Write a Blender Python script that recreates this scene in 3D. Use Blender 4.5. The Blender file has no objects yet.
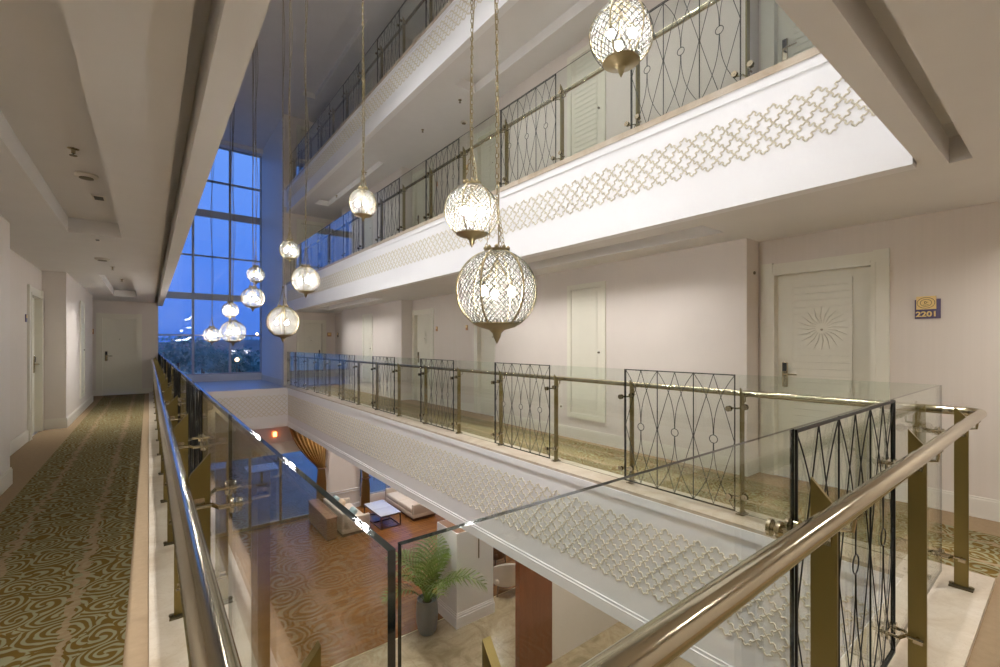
import bpy, math, random
from math import sin, cos, pi, radians, sqrt
from mathutils import Vector, Matrix
random.seed(7)
S = bpy.context.scene
COL = S.collection

# ------------------------------------------------------------------ mesh builder
class MB:
    def __init__(s): s.v=[]; s.f=[]; s.m=[]; s.sm=[]; s.cur=0
    def face(s, idx, smooth=False): s.f.append(idx); s.m.append(s.cur); s.sm.append(smooth)
    def box(s, x0,x1,y0,y1,z0,z1, only=None):
        x0,x1=min(x0,x1),max(x0,x1); y0,y1=min(y0,y1),max(y0,y1); z0,z1=min(z0,z1),max(z0,z1)
        b=len(s.v)
        s.v+=[(x0,y0,z0),(x1,y0,z0),(x1,y1,z0),(x0,y1,z0),(x0,y0,z1),(x1,y0,z1),(x1,y1,z1),(x0,y1,z1)]
        for q in ((0,3,2,1),(4,5,6,7),(0,1,5,4),(1,2,6,5),(2,3,7,6),(3,0,4,7)): s.face([b+i for i in q])
        return s
    def bbox(s, x0,x1,y0,y1,z0,z1, r=.02, n=3):
        """rounded box (soft furniture)"""
        x0,x1=min(x0,x1),max(x0,x1); y0,y1=min(y0,y1),max(y0,y1)
        r=min(r,(x1-x0)/2.01,(y1-y0)/2.01,(z1-z0)/2.01)
        def ring(z,ins):
            o=[]
            rr=max(r-ins,1e-4)
            for cx,cy,a0 in ((x1-r,y1-r,0),(x0+r,y1-r,pi/2),(x0+r,y0+r,pi),(x1-r,y0+r,1.5*pi)):
                for k in range(n+1):
                    a=a0+pi/2*k/n; o.append((cx+rr*cos(a),cy+rr*sin(a),z))
            return o
        rings=[]
        for k in range(n+1):
            a=pi/2*k/n; rings.append(ring(z0+r-r*cos(a), r-r*sin(a)))
        for k in range(n+1):
            a=pi/2*k/n; rings.append(ring(z1-r+r*sin(a), r-r*cos(a)))
        s.loft(rings, True, True); return s
    def loft(s, rings, cap0=True, cap1=True, smooth=True, closed=True):
        b=len(s.v); n=len(rings[0])
        for r in rings: s.v+=[tuple(p) for p in r]
        for i in range(len(rings)-1):
            for j in range(n if closed else n-1):
                k=(j+1)%n
                s.face([b+i*n+j,b+i*n+k,b+(i+1)*n+k,b+(i+1)*n+j],smooth)
        if cap0: s.face([b+j for j in range(n)][::-1])
        if cap1: s.face([b+(len(rings)-1)*n+j for j in range(n)])
    def tube(s, pts, r, seg=8, closed=False, caps=True, smooth=True):
        pts=[Vector(p) for p in pts]; n=len(pts)
        rr=r if isinstance(r,(list,tuple)) else [r]*n
        t0=(pts[1]-pts[0]).normalized()
        up=Vector((0,0,1)) if abs(t0.z)<.9 else Vector((1,0,0))
        u=t0.cross(up).normalized(); rings=[]
        for i,p in enumerate(pts):
            if closed: t=(pts[(i+1)%n]-pts[i-1]).normalized()
            elif i==0: t=t0
            elif i==n-1: t=(pts[i]-pts[i-1]).normalized()
            else: t=(pts[i+1]-pts[i-1]).normalized()
            u=(u-t*u.dot(t)).normalized(); w=t.cross(u)
            rings.append([p+u*rr[i]*cos(2*pi*k/seg)+w*rr[i]*sin(2*pi*k/seg) for k in range(seg)])
        if closed: rings.append(rings[0]); caps=False
        s.loft(rings,caps,caps,smooth); return s
    def lathe(s, prof, seg=24, c=(0,0,0), smooth=True, cap=True):
        rings=[[(c[0]+r*cos(2*pi*k/seg),c[1]+r*sin(2*pi*k/seg),c[2]+z) for k in range(seg)] for r,z in prof]
        s.loft(rings,cap,cap,smooth); return s
    def prism(s, poly, axis, a, b):
        """extrude 2D poly along axis (0,1,2) from a to b; poly in the two other axes in order"""
        def P(p,t):
            if axis==0: return (t,p[0],p[1])
            if axis==1: return (p[0],t,p[1])
            return (p[0],p[1],t)
        s.loft([[P(p,a) for p in poly],[P(p,b) for p in poly]],True,True,False); return s
    def sphere(s,c,r,seg=12,rings=8,sz=1.0):
        prof=[(max(r*sin(pi*i/rings),1e-4),-r*sz*cos(pi*i/rings)) for i in range(rings+1)]
        return s.lathe(prof,seg,c)
    def mesh(s,name,mats):
        me=bpy.data.meshes.new(name); me.from_pydata(s.v,[],s.f); me.update()
        for m in (mats if isinstance(mats,(list,tuple)) else [mats]): me.materials.append(m)
        me.polygons.foreach_set('material_index',s.m)
        me.polygons.foreach_set('use_smooth',s.sm)
        import bmesh
        bm=bmesh.new(); bm.from_mesh(me); bmesh.ops.recalc_face_normals(bm,faces=bm.faces); bm.to_mesh(me); bm.free()
        if any(s.sm): me.set_sharp_from_angle(angle=radians(40))
        return me
    def build(s,name,mats,parent=None,label=None):
        return link(name,s.mesh(name,mats),parent,label)

def link(name,data,parent=None,label=None):
    o=bpy.data.objects.new(name,data); COL.objects.link(o)
    if parent is not None: o.parent=parent
    if label: o['label']=label
    return o
def tag(o,label,cat,group=None):
    o['label']=label; o['category']=cat
    if group: o['group']=group
    return o
def thing(name,label,cat,loc=(0,0,0),rz=0,group=None):
    o=bpy.data.objects.new(name,None); COL.objects.link(o); o.location=loc; o.rotation_euler=(0,0,rz)
    o.empty_display_size=.1
    return tag(o,label,cat,group)
def struct(name,mb,mats,label=None,parent=None):
    o=mb.build(name,mats,parent) if isinstance(mb,MB) else mb
    o['kind']='structure'
    if label: o['label']=label
    return o
def struct_empty(name,label,loc=(0,0,0),rz=0):
    o=bpy.data.objects.new(name,None); COL.objects.link(o); o.location=loc; o.rotation_euler=(0,0,rz)
    o['kind']='structure'; o['label']=label; o.empty_display_size=.1
    return o

# ------------------------------------------------------------------ materials
def mat(name,col,rough=.6,metal=0.,spec=.5,emit=None,es=0.):
    m=bpy.data.materials.new(name); m.use_nodes=True
    b=m.node_tree.nodes['Principled BSDF']
    b.inputs['Base Color'].default_value=(*col,1); b.inputs['Roughness'].default_value=rough
    b.inputs['Metallic'].default_value=metal; b.inputs['Specular IOR Level'].default_value=spec
    if emit: b.inputs['Emission Color'].default_value=(*emit,1); b.inputs['Emission Strength'].default_value=es
    return m
class NT:
    def __init__(s,m): s.t=m.node_tree; s.b=s.t.nodes.get('Principled BSDF')
    def n(s,typ,**kw):
        x=s.t.nodes.new(typ)
        for k,v in kw.items(): setattr(x,k,v)
        return x
    def l(s,a,b): s.t.links.new(a,b)
    def val(s,op,a,b=None,c=None):
        x=s.n('ShaderNodeMath',operation=op)
        for i,q in enumerate((a,b,c)):
            if q is None: continue
            if isinstance(q,(int,float)): x.inputs[i].default_value=q
            else: s.l(q,x.inputs[i])
        return x.outputs[0]
    def mix(s,f,a,b):
        x=s.n('ShaderNodeMix',data_type='RGBA')
        if isinstance(f,(int,float)): x.inputs['Factor'].default_value=f
        else: s.l(f,x.inputs['Factor'])
        for i,q in ((6,a),(7,b)):
            if isinstance(q,tuple): x.inputs[i].default_value=(*q,1)
            else: s.l(q,x.inputs[i])
        return x.outputs[2]
    def obj(s,scale=(1,1,1)):
        tc=s.n('ShaderNodeTexCoord'); mp=s.n('ShaderNodeMapping'); mp.inputs['Scale'].default_value=scale
        s.l(tc.outputs['Object'],mp.inputs['Vector']); return mp.outputs[0]
    def noise(s,v,scale,detail=3,rough=.5,dist=0):
        x=s.n('ShaderNodeTexNoise'); x.inputs['Scale'].default_value=scale; x.inputs['Detail'].default_value=detail
        x.inputs['Roughness'].default_value=rough; x.inputs['Distortion'].default_value=dist
        s.l(v,x.inputs['Vector']); return x
    def ramp(s,f,stops):
        x=s.n('ShaderNodeValToRGB'); e=x.color_ramp.elements
        while len(e)<len(stops): e.new(.5)
        for i,(p,c) in enumerate(stops): e[i].position=p; e[i].color=(*c,1)
        s.l(f,x.inputs[0]); return x.outputs[0]
    def bump(s,h,strength=.2,dist=.01):
        x=s.n('ShaderNodeBump'); x.inputs['Strength'].default_value=strength; x.inputs['Distance'].default_value=dist
        s.l(h,x.inputs['Height']); s.l(x.outputs[0],s.b.inputs['Normal'])

M={}
def paint(name,col,rough=.7,var=.04,sc=3):
    m=mat(name,col,rough); t=NT(m); v=t.obj()
    nz=t.noise(v,sc,3)
    t.l(t.mix(nz.outputs[0],tuple(c*(1-var) for c in col),tuple(min(1,c*(1+var)) for c in col)),t.b.inputs['Base Color'])
    n2=t.noise(v,180,2); t.bump(n2.outputs[0],.05,.002)
    return m
M['wall']=paint('wall_paint',(.72,.655,.60))
M['wallpaper']=mat('wallpaper',(.66,.59,.50),.75)
t=NT(M['wallpaper']); w=t.noise(t.obj((40,40,.4)),1.0,2); t.l(t.mix(w.outputs[0],(.68,.61,.54),(.73,.66,.59)),t.b.inputs['Base Color'])
M['ceil']=paint('ceiling_paint',(.77,.75,.73),.8)
M['fascia']=paint('fascia_paint',(.86,.85,.85),.55,.015)
M['relief']=mat('relief_line',(.66,.60,.47),.5)
M['door']=paint('door_lacquer',(.76,.73,.62),.4,.02,8)
M['skirt']=paint('skirting_paint',(.76,.72,.64),.45,.02)
M['iron']=mat('wrought_iron',(.018,.018,.016),.45,.6)
M['chrome']=mat('polished_steel',(.48,.42,.30),.14,1.)
M['steel']=mat('brushed_steel',(.25,.195,.075),.38,1.)
t=NT(M['steel']); w=t.noise(t.obj((1,1,60)),30,2); t.l(t.val('MULTIPLY_ADD',w.outputs[0],.2,.28),t.b.inputs['Roughness'])
M['darksteel']=mat('dark_steel',(.20,.17,.11),.4,1.)
M['brass']=mat('antique_brass',(.30,.24,.13),.4,1.)
M['filigree']=mat('pewter_filigree',(.085,.078,.06),.5,.5)
M['gold']=mat('gold_plate',(.83,.62,.28),.35,.6)
M['purple']=mat('sign_backplate',(.10,.08,.16),.4)
M['black']=mat('black_plastic',(.012,.012,.013),.35)
M['amber']=mat('amber_plate',(.50,.24,.10),.4)
M['white']=paint('white_paint',(.84,.83,.85),.5,.01)
M['mull']=mat('window_aluminium',(.40,.42,.45),.45,.3)
M['fabric']=paint('cream_fabric',(.56,.48,.40),.9,.05,40)
M['teal']=paint('teal_fabric',(.30,.40,.40),.9,.08,40)
M['tan']=paint('tan_fabric',(.62,.47,.33),.9,.05,40)
M['darkwood']=mat('dark_wood',(.09,.035,.015),.4)
M['curtain']=mat('curtain_fabric',(.33,.19,.06),.6)
M['pot']=paint('pot_ceramic',(.16,.17,.18),.45,.1,20)
M['soil']=mat('soil',(.05,.035,.02),.9)
M['leaf']=paint('palm_leaf',(.10,.17,.015),.5,.5,9)
M['gold_trim']=mat('trim_metal',(.75,.65,.4),.35,1.)
M['marbletop']=paint('marble_top',(.46,.47,.52),.15,.05,6)

def wood(name,c1,c2,scale,rough):
    m=mat(name,c1,rough); t=NT(m); v=t.obj(scale); w=t.noise(v,4,4,.6,1.2)
    t.l(t.mix(w.outputs[0],c1,c2),t.b.inputs['Base Color']); return m
M['redwood']=wood('red_veneer',(.10,.022,.006),(.22,.06,.018),(2,2,.25),.35)
M['console']=wood('console_wood',(.22,.11,.06),(.34,.19,.12),(.3,2,2),.4)
# parquet
M['parquet']=mat('parquet',(.25,.1,.03),.25); t=NT(M['parquet']); v=t.obj()
br=t.n('ShaderNodeTexBrick'); br.inputs['Scale'].default_value=1; br.inputs['Brick Width'].default_value=1.1; br.inputs['Row Height'].default_value=.13
br.inputs['Mortar Size'].default_value=.004; br.inputs['Color1'].default_value=(.30,.125,.035,1); br.inputs['Color2'].default_value=(.20,.075,.018,1); br.inputs['Mortar'].default_value=(.06,.02,.006,1)
t.l(v,br.inputs['Vector']); gr=t.noise(t.obj((1.5,16,1)),3,4,.6,.6)
t.l(t.mix(t.val('MULTIPLY',gr.outputs[0],.55),br.outputs[0],(.10,.035,.008)),t.b.inputs['Base Color'])
# marble tile floor & plinth
def marble(name,c1,c2,c3,sc,rough,tile=None):
    m=mat(name,c1,rough); t=NT(m); v=t.obj(); a=t.noise(v,sc,6,.62,1.6); b=t.noise(v,sc*3,4,.6,2.5)
    c=t.ramp(a.outputs[0],[(.30,c2),(.5,c1),(.72,c3)])
    vein=t.val('LESS_THAN',t.val('ABSOLUTE',t.val('SUBTRACT',b.outputs[0],.5)),.012)
    c=t.mix(t.val('MULTIPLY',vein,.4),c,c2)
    if tile:
        br=t.n('ShaderNodeTexBrick',offset=0.); br.inputs['Scale'].default_value=1; br.inputs['Brick Width'].default_value=tile; br.inputs['Row Height'].default_value=tile
        br.inputs['Mortar Size'].default_value=.006; t.l(v,br.inputs['Vector'])
        c=t.mix(t.val('MULTIPLY',br.outputs['Fac'],.5),c,c2)
    t.l(c,t.b.inputs['Base Color']); return m
M['tile']=marble('lobby_tile',(.36,.28,.18),(.24,.175,.10),(.46,.38,.26),1.6,.2,.8)
M['plinth']=marble('plinth_marble',(.50,.42,.32),(.40,.31,.21),(.57,.50,.41),2.5,.3)
M['ledge']=mat('ledge_screed',(.42,.43,.48),.35)
# carpet: local x = distance from the plinth, bands of scrolling lines between .09 and .97
m=M['carpet']=mat('scroll_carpet',(.2,.12,.03),.95,spec=.1); t=NT(m)
tc=t.n('ShaderNodeTexCoord'); sp=t.n('ShaderNodeSeparateXYZ'); t.l(tc.outputs['Object'],sp.inputs[0])
v=tc.outputs['Object']
wn=t.noise(v,2.6,3,.5); wa=t.n('ShaderNodeVectorMath',operation='SCALE'); wa.inputs['Scale'].default_value=.20
sb=t.n('ShaderNodeVectorMath',operation='SUBTRACT'); t.l(wn.outputs['Color'],sb.inputs[0]); sb.inputs[1].default_value=(.5,.5,.5)
t.l(sb.outputs[0],wa.inputs[0]); ad=t.n('ShaderNodeVectorMath',operation='ADD'); t.l(v,ad.inputs[0]); t.l(wa.outputs[0],ad.inputs[1])
vo=t.n('ShaderNodeTexVoronoi',feature='F1'); vo.inputs['Scale'].default_value=5.8; t.l(ad.outputs[0],vo.inputs['Vector'])
df=t.n('ShaderNodeVectorMath',operation='SUBTRACT'); t.l(ad.outputs[0],df.inputs[0]); t.l(vo.outputs['Position'],df.inputs[1])
sx_=t.n('ShaderNodeSeparateXYZ'); t.l(df.outputs[0],sx_.inputs[0]); ang=t.val('ARCTAN2',sx_.outputs[1],sx_.outputs[0])
ln=t.n('ShaderNodeVectorMath',operation='LENGTH'); t.l(df.outputs[0],ln.inputs[0])
sw=t.val('SINE',t.val('ADD',t.val('MULTIPLY',ln.outputs['Value'],190),t.val('MULTIPLY',ang,2)))
line=t.n('ShaderNodeMapRange'); line.inputs[1].default_value=-.1; line.inputs[2].default_value=.5; t.l(sw,line.inputs[0])
n3=t.noise(v,7,2)
brown=t.mix(n3.outputs[0],(.105,.062,.011),(.165,.098,.019)); teal=t.mix(n3.outputs[0],(.20,.195,.115),(.29,.265,.16))
base=t.mix(line.outputs[0],brown,teal)
beige=t.mix(t.noise(v,25,3).outputs[0],(.26,.185,.108),(.33,.235,.145))
def band(c0,wd,amp):
    nn=t.noise(v,9,2); x=t.val('ADD',sp.outputs[0],t.val('MULTIPLY',t.val('SUBTRACT',nn.outputs[0],.5),amp))
    return t.val('LESS_THAN',t.val('ABSOLUTE',t.val('SUBTRACT',x,c0)),wd)
st=t.val('MAXIMUM',band(.32,.022,.20),band(.74,.022,.20))
c=t.mix(t.val('MULTIPLY',st,.8),base,beige)
inside=t.val('MULTIPLY',t.val('GREATER_THAN',sp.outputs[0],.09),t.val('LESS_THAN',sp.outputs[0],.97))
t.l(t.mix(inside,beige,c),t.b.inputs['Base Color'])
t.bump(t.noise(v,420,2).outputs[0],.5,.004)
# clear float glass: both faces, see-through with Fresnel mirror
m=M['glass']=bpy.data.materials.new('clear_glass'); m.use_nodes=True; t=NT(m); nt=m.node_tree; nt.nodes.remove(t.b)
lw=t.n('ShaderNodeLayerWeight'); lw.inputs['Blend'].default_value=.5
fr=t.val('MULTIPLY_ADD',t.val('POWER',lw.outputs['Facing'],5.),.93,.04)
tr=t.n('ShaderNodeBsdfTransparent'); tr.inputs[0].default_value=(.945,.968,.950,1)
gl=t.n('ShaderNodeBsdfGlossy'); gl.inputs['Roughness'].default_value=.0; gl.inputs[0].default_value=(1,1,1,1)
mx=t.n('ShaderNodeMixShader'); t.l(fr,mx.inputs[0]); t.l(tr.outputs[0],mx.inputs[1]); t.l(gl.outputs[0],mx.inputs[2])
t.l(mx.outputs[0],nt.nodes['Material Output'].inputs[0])
M['gedge']=mat('glass_edge',(.006,.010,.008),.06,0,.9)
# lamp crystal liner
m=M['crystal']=bpy.data.materials.new('crystal_beads'); m.use_nodes=True; t=NT(m); nt=m.node_tree; nt.nodes.remove(t.b)
tr=t.n('ShaderNodeBsdfTransparent'); tl=t.n('ShaderNodeBsdfTranslucent'); tl.inputs[0].default_value=(.95,.93,.88,1)
mx=t.n('ShaderNodeMixShader'); mx.inputs[0].default_value=.035
t.l(tr.outputs[0],mx.inputs[1]); t.l(tl.outputs[0],mx.inputs[2]); t.l(mx.outputs[0],nt.nodes['Material Output'].inputs[0])
M['bulb']=mat('lamp_bulb',(1,1,1),.5,emit=(1.,.99,.98),es=250.)
M['exit']=mat('amber_lamp',(1,.5,.2),.5,emit=(1.,.32,.08),es=6.)
# exterior
M['ground']=paint('lawn',(.16,.32,.33),.9,.6,.03)
M['tree']=paint('tree_leaves',(.11,.27,.27),.9,.5,.4)
M['bark']=mat('bark',(.04,.03,.02),.9)
M['bld']=paint('render_wall',(.30,.33,.36),.8,.1,.1)
M['litwin']=mat('lit_window',(.8,.7,.5),.5,emit=(.9,.85,1.),es=1.4)
M['lamp_out']=mat('street_lamp_globe',(1,.8,.5),.5,emit=(1.,.6,.3),es=9.)
M['tealsign']=mat('teal_lit_sign',(.1,.7,.7),.5,emit=(.1,.8,.8),es=1.1)
M['paving']=paint('terrace_paving',(.25,.28,.30),.7,.2,.6)

# ------------------------------------------------------------------ levels and plan
YE=16.5            # end wall of both corridors
YB=-1.6            # wall behind the camera
YW=20.4            # tall window
AX=1.96            # axis of the atrium
FL=(0.,3.45,6.69)  # corridor floors
CE=(2.53,5.86,9.2) # soffits
BUMPS=((2.17,6.59),(10.48,14.95))
DOORH=2.16         # opening height
LOB=-4.7; LOBC=-1.2
def side(u,sg): return AX+sg*u

# ------------------------------------------------------------------ walls of one corridor side
dn=[0]; MESHC={}
def cached(key,fn,mats,name):
    if key not in MESHC: MESHC[key]=fn().mesh(name,mats)
    return MESHC[key]
def leaf_mb(w,h):
    b=MB(); b.box(0,w,0,.035,0,h)                                # slab, front is -y
    st=.16*w/.84
    x0,x1=st,w-st
    b.box(x0-.012,x0-.008,-.001,.002,.12,h-.10) ; b.box(x1+.008,x1+.012,-.001,.002,.12,h-.10)
    z=.12
    while z<h-.14:                                               # horizontal tongue boards
        if 1.22<z<1.66:
            pass
        b.box(x0,x1,-.010,.004,z,z+.061); z+=.07
    cx,cz=w/2,h*.733
    for k in range(20):                                          # carved rosette
        a=2*pi*k/20
        p=[(cx+.05*cos(a),-.0094,cz+.05*sin(a)),(cx+.12*cos(a+.1),-.0096,cz+.12*sin(a+.1)),(cx+.22*cos(a),-.0094,cz+.22*sin(a))]
        b.tube(p,[.003,.006,.002],4)
    return b
def frame_mb(w,h,d=.10,a=.115):
    b=MB()
    for x0,x1 in ((-a,0),(w,w+a)):
        b.box(x0,x1,-.028,.0,0,h+a)
    b.box(0,w,-.022,.0,h,h+a-.012)
    b.box(-.02,.018,-.034,d+.03,0,h); b.box(w-.018,w+.02,-.034,d+.03,0,h); b.box(.018,w-.018,-.032,d+.03,h-.02,h+.02)
    return b
def handle_mb(dirn):
    b=MB(); b.bbox(-.028,.028,-.020,0,-.14,.13,.014)
    b.cur=0
    b.tube([(0,-.02,0),(0,-.055,0),(dirn*.03,-.066,0),(dirn*.13,-.066,.0)],[.011,.011,.010,.008],8)
    return b
def door(loc,rz,w,label,hdir,h=DOORH,depth=.10,louver=False):
    dn[0]+=1
    e=struct_empty('door_%d'%dn[0],label,loc,rz)
    f=link('door_frame',cached(('f',round(w,3),h,depth),lambda:frame_mb(w,h,depth),M['door'],'door_frame'),e)
    l=link('door_leaf',cached(('l',round(w,3),h),lambda:leaf_mb(w-.036,h-.006),M['door'],'door_leaf'),e); l.location=(.018,depth-.04,-.012)
    hx=.075 if hdir>0 else w-.036-.075
    hd=link('door_handle',cached(('h',hdir),lambda:handle_mb(hdir),M['chrome'],'door_handle'),l,'steel lever handle with black card reader'); hd.location=(hx,0,1.10)
    rd=link('card_reader',cached('rd',lambda:MB().bbox(-.021,.021,-.027,-.018,.03,.12,.008),M['black'],'card_reader'),hd)
    pp=link('peephole',cached('pp',lambda:MB().tube([(0,0,0),(0,-.014,0)],.011,10),M['darksteel'],'peephole'),l); pp.location=((w-.036)/2,0,(h-.026)*.733)
    return e
def panel_door(loc,rz,w,label,h0=.31,h1=2.29):
    """louvred service panel, raised off the skirting"""
    dn[0]+=1
    e=struct_empty('door_%d'%dn[0],label,loc,rz)
    def fm():
        b=MB(); a=.075
        b.box(0,a,-.022,0,h0,h1); b.box(w-a,w,-.022,0,h0,h1); b.box(a,w-a,-.020,0,h1-a,h1); b.box(a,w-a,-.020,0,h0,h0+a)
        return b
    def lm():
        b=MB(); b.box(.08,w-.08,-.008,0,h0+.08,h1-.08); z=h0+.14
        while z<h1-.16: b.box(.15,w-.15,-.015,-.004,z,z+.064); z+=.072
        return b
    link('door_frame',cached(('pf',w),fm,M['door'],'door_frame'),e)
    l=link('door_leaf',cached(('pl',w),lm,M['door'],'door_leaf'),e)
    link('door_lock',cached(('pk',w),lambda:MB().tube([(w-.115,-.008,1.29),(w-.115,-.03,1.29)],.014,10),M['darksteel'],'door_lock'),l)
    return e

def corridor_walls(sg,lvl,y0,names):
    """recess wall, two projecting bays, skirting, doors; sg=+1 right, -1 left"""
    z0=FL[lvl]; z1=(CE[lvl] if sg>0 else 2.62)+.25
    xr=side(3.352,sg); xo=side(3.55,sg); xb=side(3.06,sg)
    fr=.115
    ops=[(1.052+fr,2.135-fr),(6.577+fr,7.66-fr),(9.354+fr,10.437-fr)]
    b=MB(); y=y0
    for a,c in ops:
        b.box(xr,xo,y,a,z0,z1); b.box(xr,xo,a,c,z0+DOORH,z1); y=c
    b.box(xr,xo,y,YE+.2,z0,z1)
    sname='right' if sg>0 else 'left'
    struct('wall_'+sname,b,M['wallpaper'],names[0])
    for (a,c) in BUMPS:
        struct('wall_'+sname,MB().box(xb,xr-sg*.001,a,c,z0,z1),M['wall'],'projecting %s corridor wall bay holding a service panel'%sname if lvl==0 else None)
    s=MB(); h=.15
    for a,c in ((y0,1.05),(2.14,2.17),(6.59,6.575),(7.66,9.35),(10.44,10.48),(14.95,YE)):
        if c>a: 
            s.box(xr-sg*.001,xr-sg*.016,a,c,z0,z0+h); s.box(xr-sg*.001,xr-sg*.011,a,c,z0+h,z0+h+.018)
    for a,c in BUMPS:
        s.box(xb-sg*.001,xb-sg*.016,a-.016,c+.016,z0,z0+h); s.box(xb-sg*.001,xb-sg*.011,a-.011,c+.011,z0+h,z0+h+.018)
        for q,d in ((a,-1),(c,1)):
            s.box(xb,xr,q,q+d*.016,z0,z0+h); s.box(xb,xr,q,q+d*.011,z0+h,z0+h+.018)
    struct('baseboard_'+sname,s,M['skirt'])
    # doors: local x runs along wall, -y faces the corridor
    def place(a,c,hy,label):
        w=c-a
        if sg>0: # facing -X : local x -> -Y, local -y -> -X
            return door((xr,c,z0),-pi/2,w,label,1 if hy=='hi' else -1)
        return door((xr,a,z0),pi/2,w,label,-1 if hy=='hi' else 1)
    return place,ops,xb,z0

pl,ops,xb,z0=corridor_walls(1,0,YB,['pale wallpapered right corridor wall with guest room doors'])
pl(*ops[0],'hi','cream guest room door 2201 with steel lever at far right')
pl(*ops[1],'lo','cream guest room door half hidden behind the near wall bay')
pl(*ops[2],'hi','cream guest room door before the second wall bay on the right')
panel_door((xb,4.763,0),-pi/2,.721,'white louvred service panel on the near right wall bay')
panel_door((xb,13.07,0),-pi/2,.721,'white service panel on the far right wall bay')
pl,ops,xb,z0=corridor_walls(-1,0,YB,['pale wallpapered left corridor wall with guest room doors'])
pl(*ops[0],'hi','cream guest room door beside the camera in left corridor')
pl(*ops[1],'lo','cream guest room door just past the near left wall bay')
pl(*ops[2],'hi','cream guest room door in the left corridor recess')
panel_door((xb,12.35,0),pi/2,.721,'white service panel on the far left wall bay')
for L,nm in ((1,'first gallery above'),(2,'top gallery')):
    pl,ops,xb,z0=corridor_walls(1,L,YB,['pale wall of the '+nm])
    pl(*ops[0],'hi','cream near guest room door of the '+nm)
    pl(*ops[1],'lo','cream middle guest room door of the '+nm)
    pl(*ops[2],'hi','cream guest room door before the far wall bay of the '+nm)
    panel_door((xb,4.763,z0),-pi/2,.721,'white service panel behind the rail of the '+nm)
    panel_door((xb,13.07,z0),-pi/2,.721,'white far service panel of the '+nm)

# end walls with door, both corridors / levels
def end_wall(x0,x1,z0,z1,d0,d1,hdir,label,wl):
    fr=.115; a,c=d0+fr,d1-fr
    b=MB(); b.box(x0,a,YE,YE+.2,z0,z1); b.box(c,x1,YE,YE+.2,z0,z1); b.box(a,c,YE,YE+.2,z0+DOORH,z1)
    struct('wall_end',b,M['wall'],wl)
    s=MB(); s.box(x0,d0,YE-.016,YE-.001,z0,z0+.15); s.box(d1,x1,YE-.016,YE-.001,z0,z0+.15); struct('baseboard_end',s,M['skirt'])
    return door((a,YE,z0),0,c-a,label,hdir)
end_wall(-1.40,.209,0,2.9,-1.14,-.156,1,'cream guest room door closing the end of left corridor','end wall of the left corridor')
end_wall(3.60,5.312,0,2.9,4.0,4.98,-1,'cream guest room door closing the end of right corridor','end wall of the right corridor')
for L in (1,2): end_wall(3.60,5.312,FL[L],CE[L]+.2,4.0,4.98,-1,'cream door closing the end of the %s'%('first gallery above' if L==1 else 'top gallery'),'end wall of the gallery above')

# ------------------------------------------------------------------ floors, carpets
def carpet(x0,x1,y0,y1,z,org,rz,label):
    e=Matrix.Rotation(-rz,3,'Z'); b=MB()
    c=[e@Vector((x-org[0],y-org[1],0)) for x,y in ((x0,y0),(x1,y0),(x1,y1),(x0,y1))]
    xs=[p.x for p in c]; ys=[p.y for p in c]
    b.box(min(xs),max(xs),min(ys),max(ys),-.03,0)
    o=struct('floor',b,M['carpet'],label); o.location=(org[0],org[1],z); o.rotation_euler=(0,0,rz)
carpet(-1.40,0,.30,YE,0,(0,0),pi,'patterned brown and green carpet of the left corridor')
carpet(3.92,5.32,.30,YE,0,(3.92,0),0,'patterned carpet of the right corridor')
carpet(-1.40,5.32,YB,.30,0,(0,.30),-pi/2,'patterned carpet of the near end corridor')
for L in (1,2): carpet(3.98,5.32,YB,YE,FL[L],(3.98,0),0,'gallery carpet')
# structural slabs
def slab(x0,x1,y0,y1,z0,z1,m='ceil',name='ceiling',label=None):
    return struct(name,MB().box(x0,x1,y0,y1,z0,z1),M[m],label)
slab(-1.6,.33,YB,YE,LOBC,-.03,label='lobby ceiling under the left corridor')
slab(3.60,9.5,YB,YE+.2,LOBC,-.03,label='lobby ceiling under the right corridor')
slab(.33,3.60,YB,.58,LOBC,-.03,label='lobby ceiling under the near corridor')

# marble plinths
p=MB(); p.box(-.0,.366,.30,YE-.001,-.03,.028); struct('trim_1',p,M['plinth'],'marble kerb under the left balustrade')
p=MB(); p.box(3.555,3.92,.30,YE-.001,-.03,.028); struct('trim_2',p,M['plinth'],'marble kerb under the right balustrade')
p=MB(); p.box(.366,3.555,.30,.635,-.03,.028); struct('trim_3',p,M['plinth'],'marble kerb under the near balustrade')
for L in (1,2):
    p=MB(); p.box(3.665,4.0,.60,YE-.001,FL[L]-.03,FL[L]+.028); struct('trim_%d'%(3+L),p,M['plinth'],'marble kerb along the gallery edge')

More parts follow.
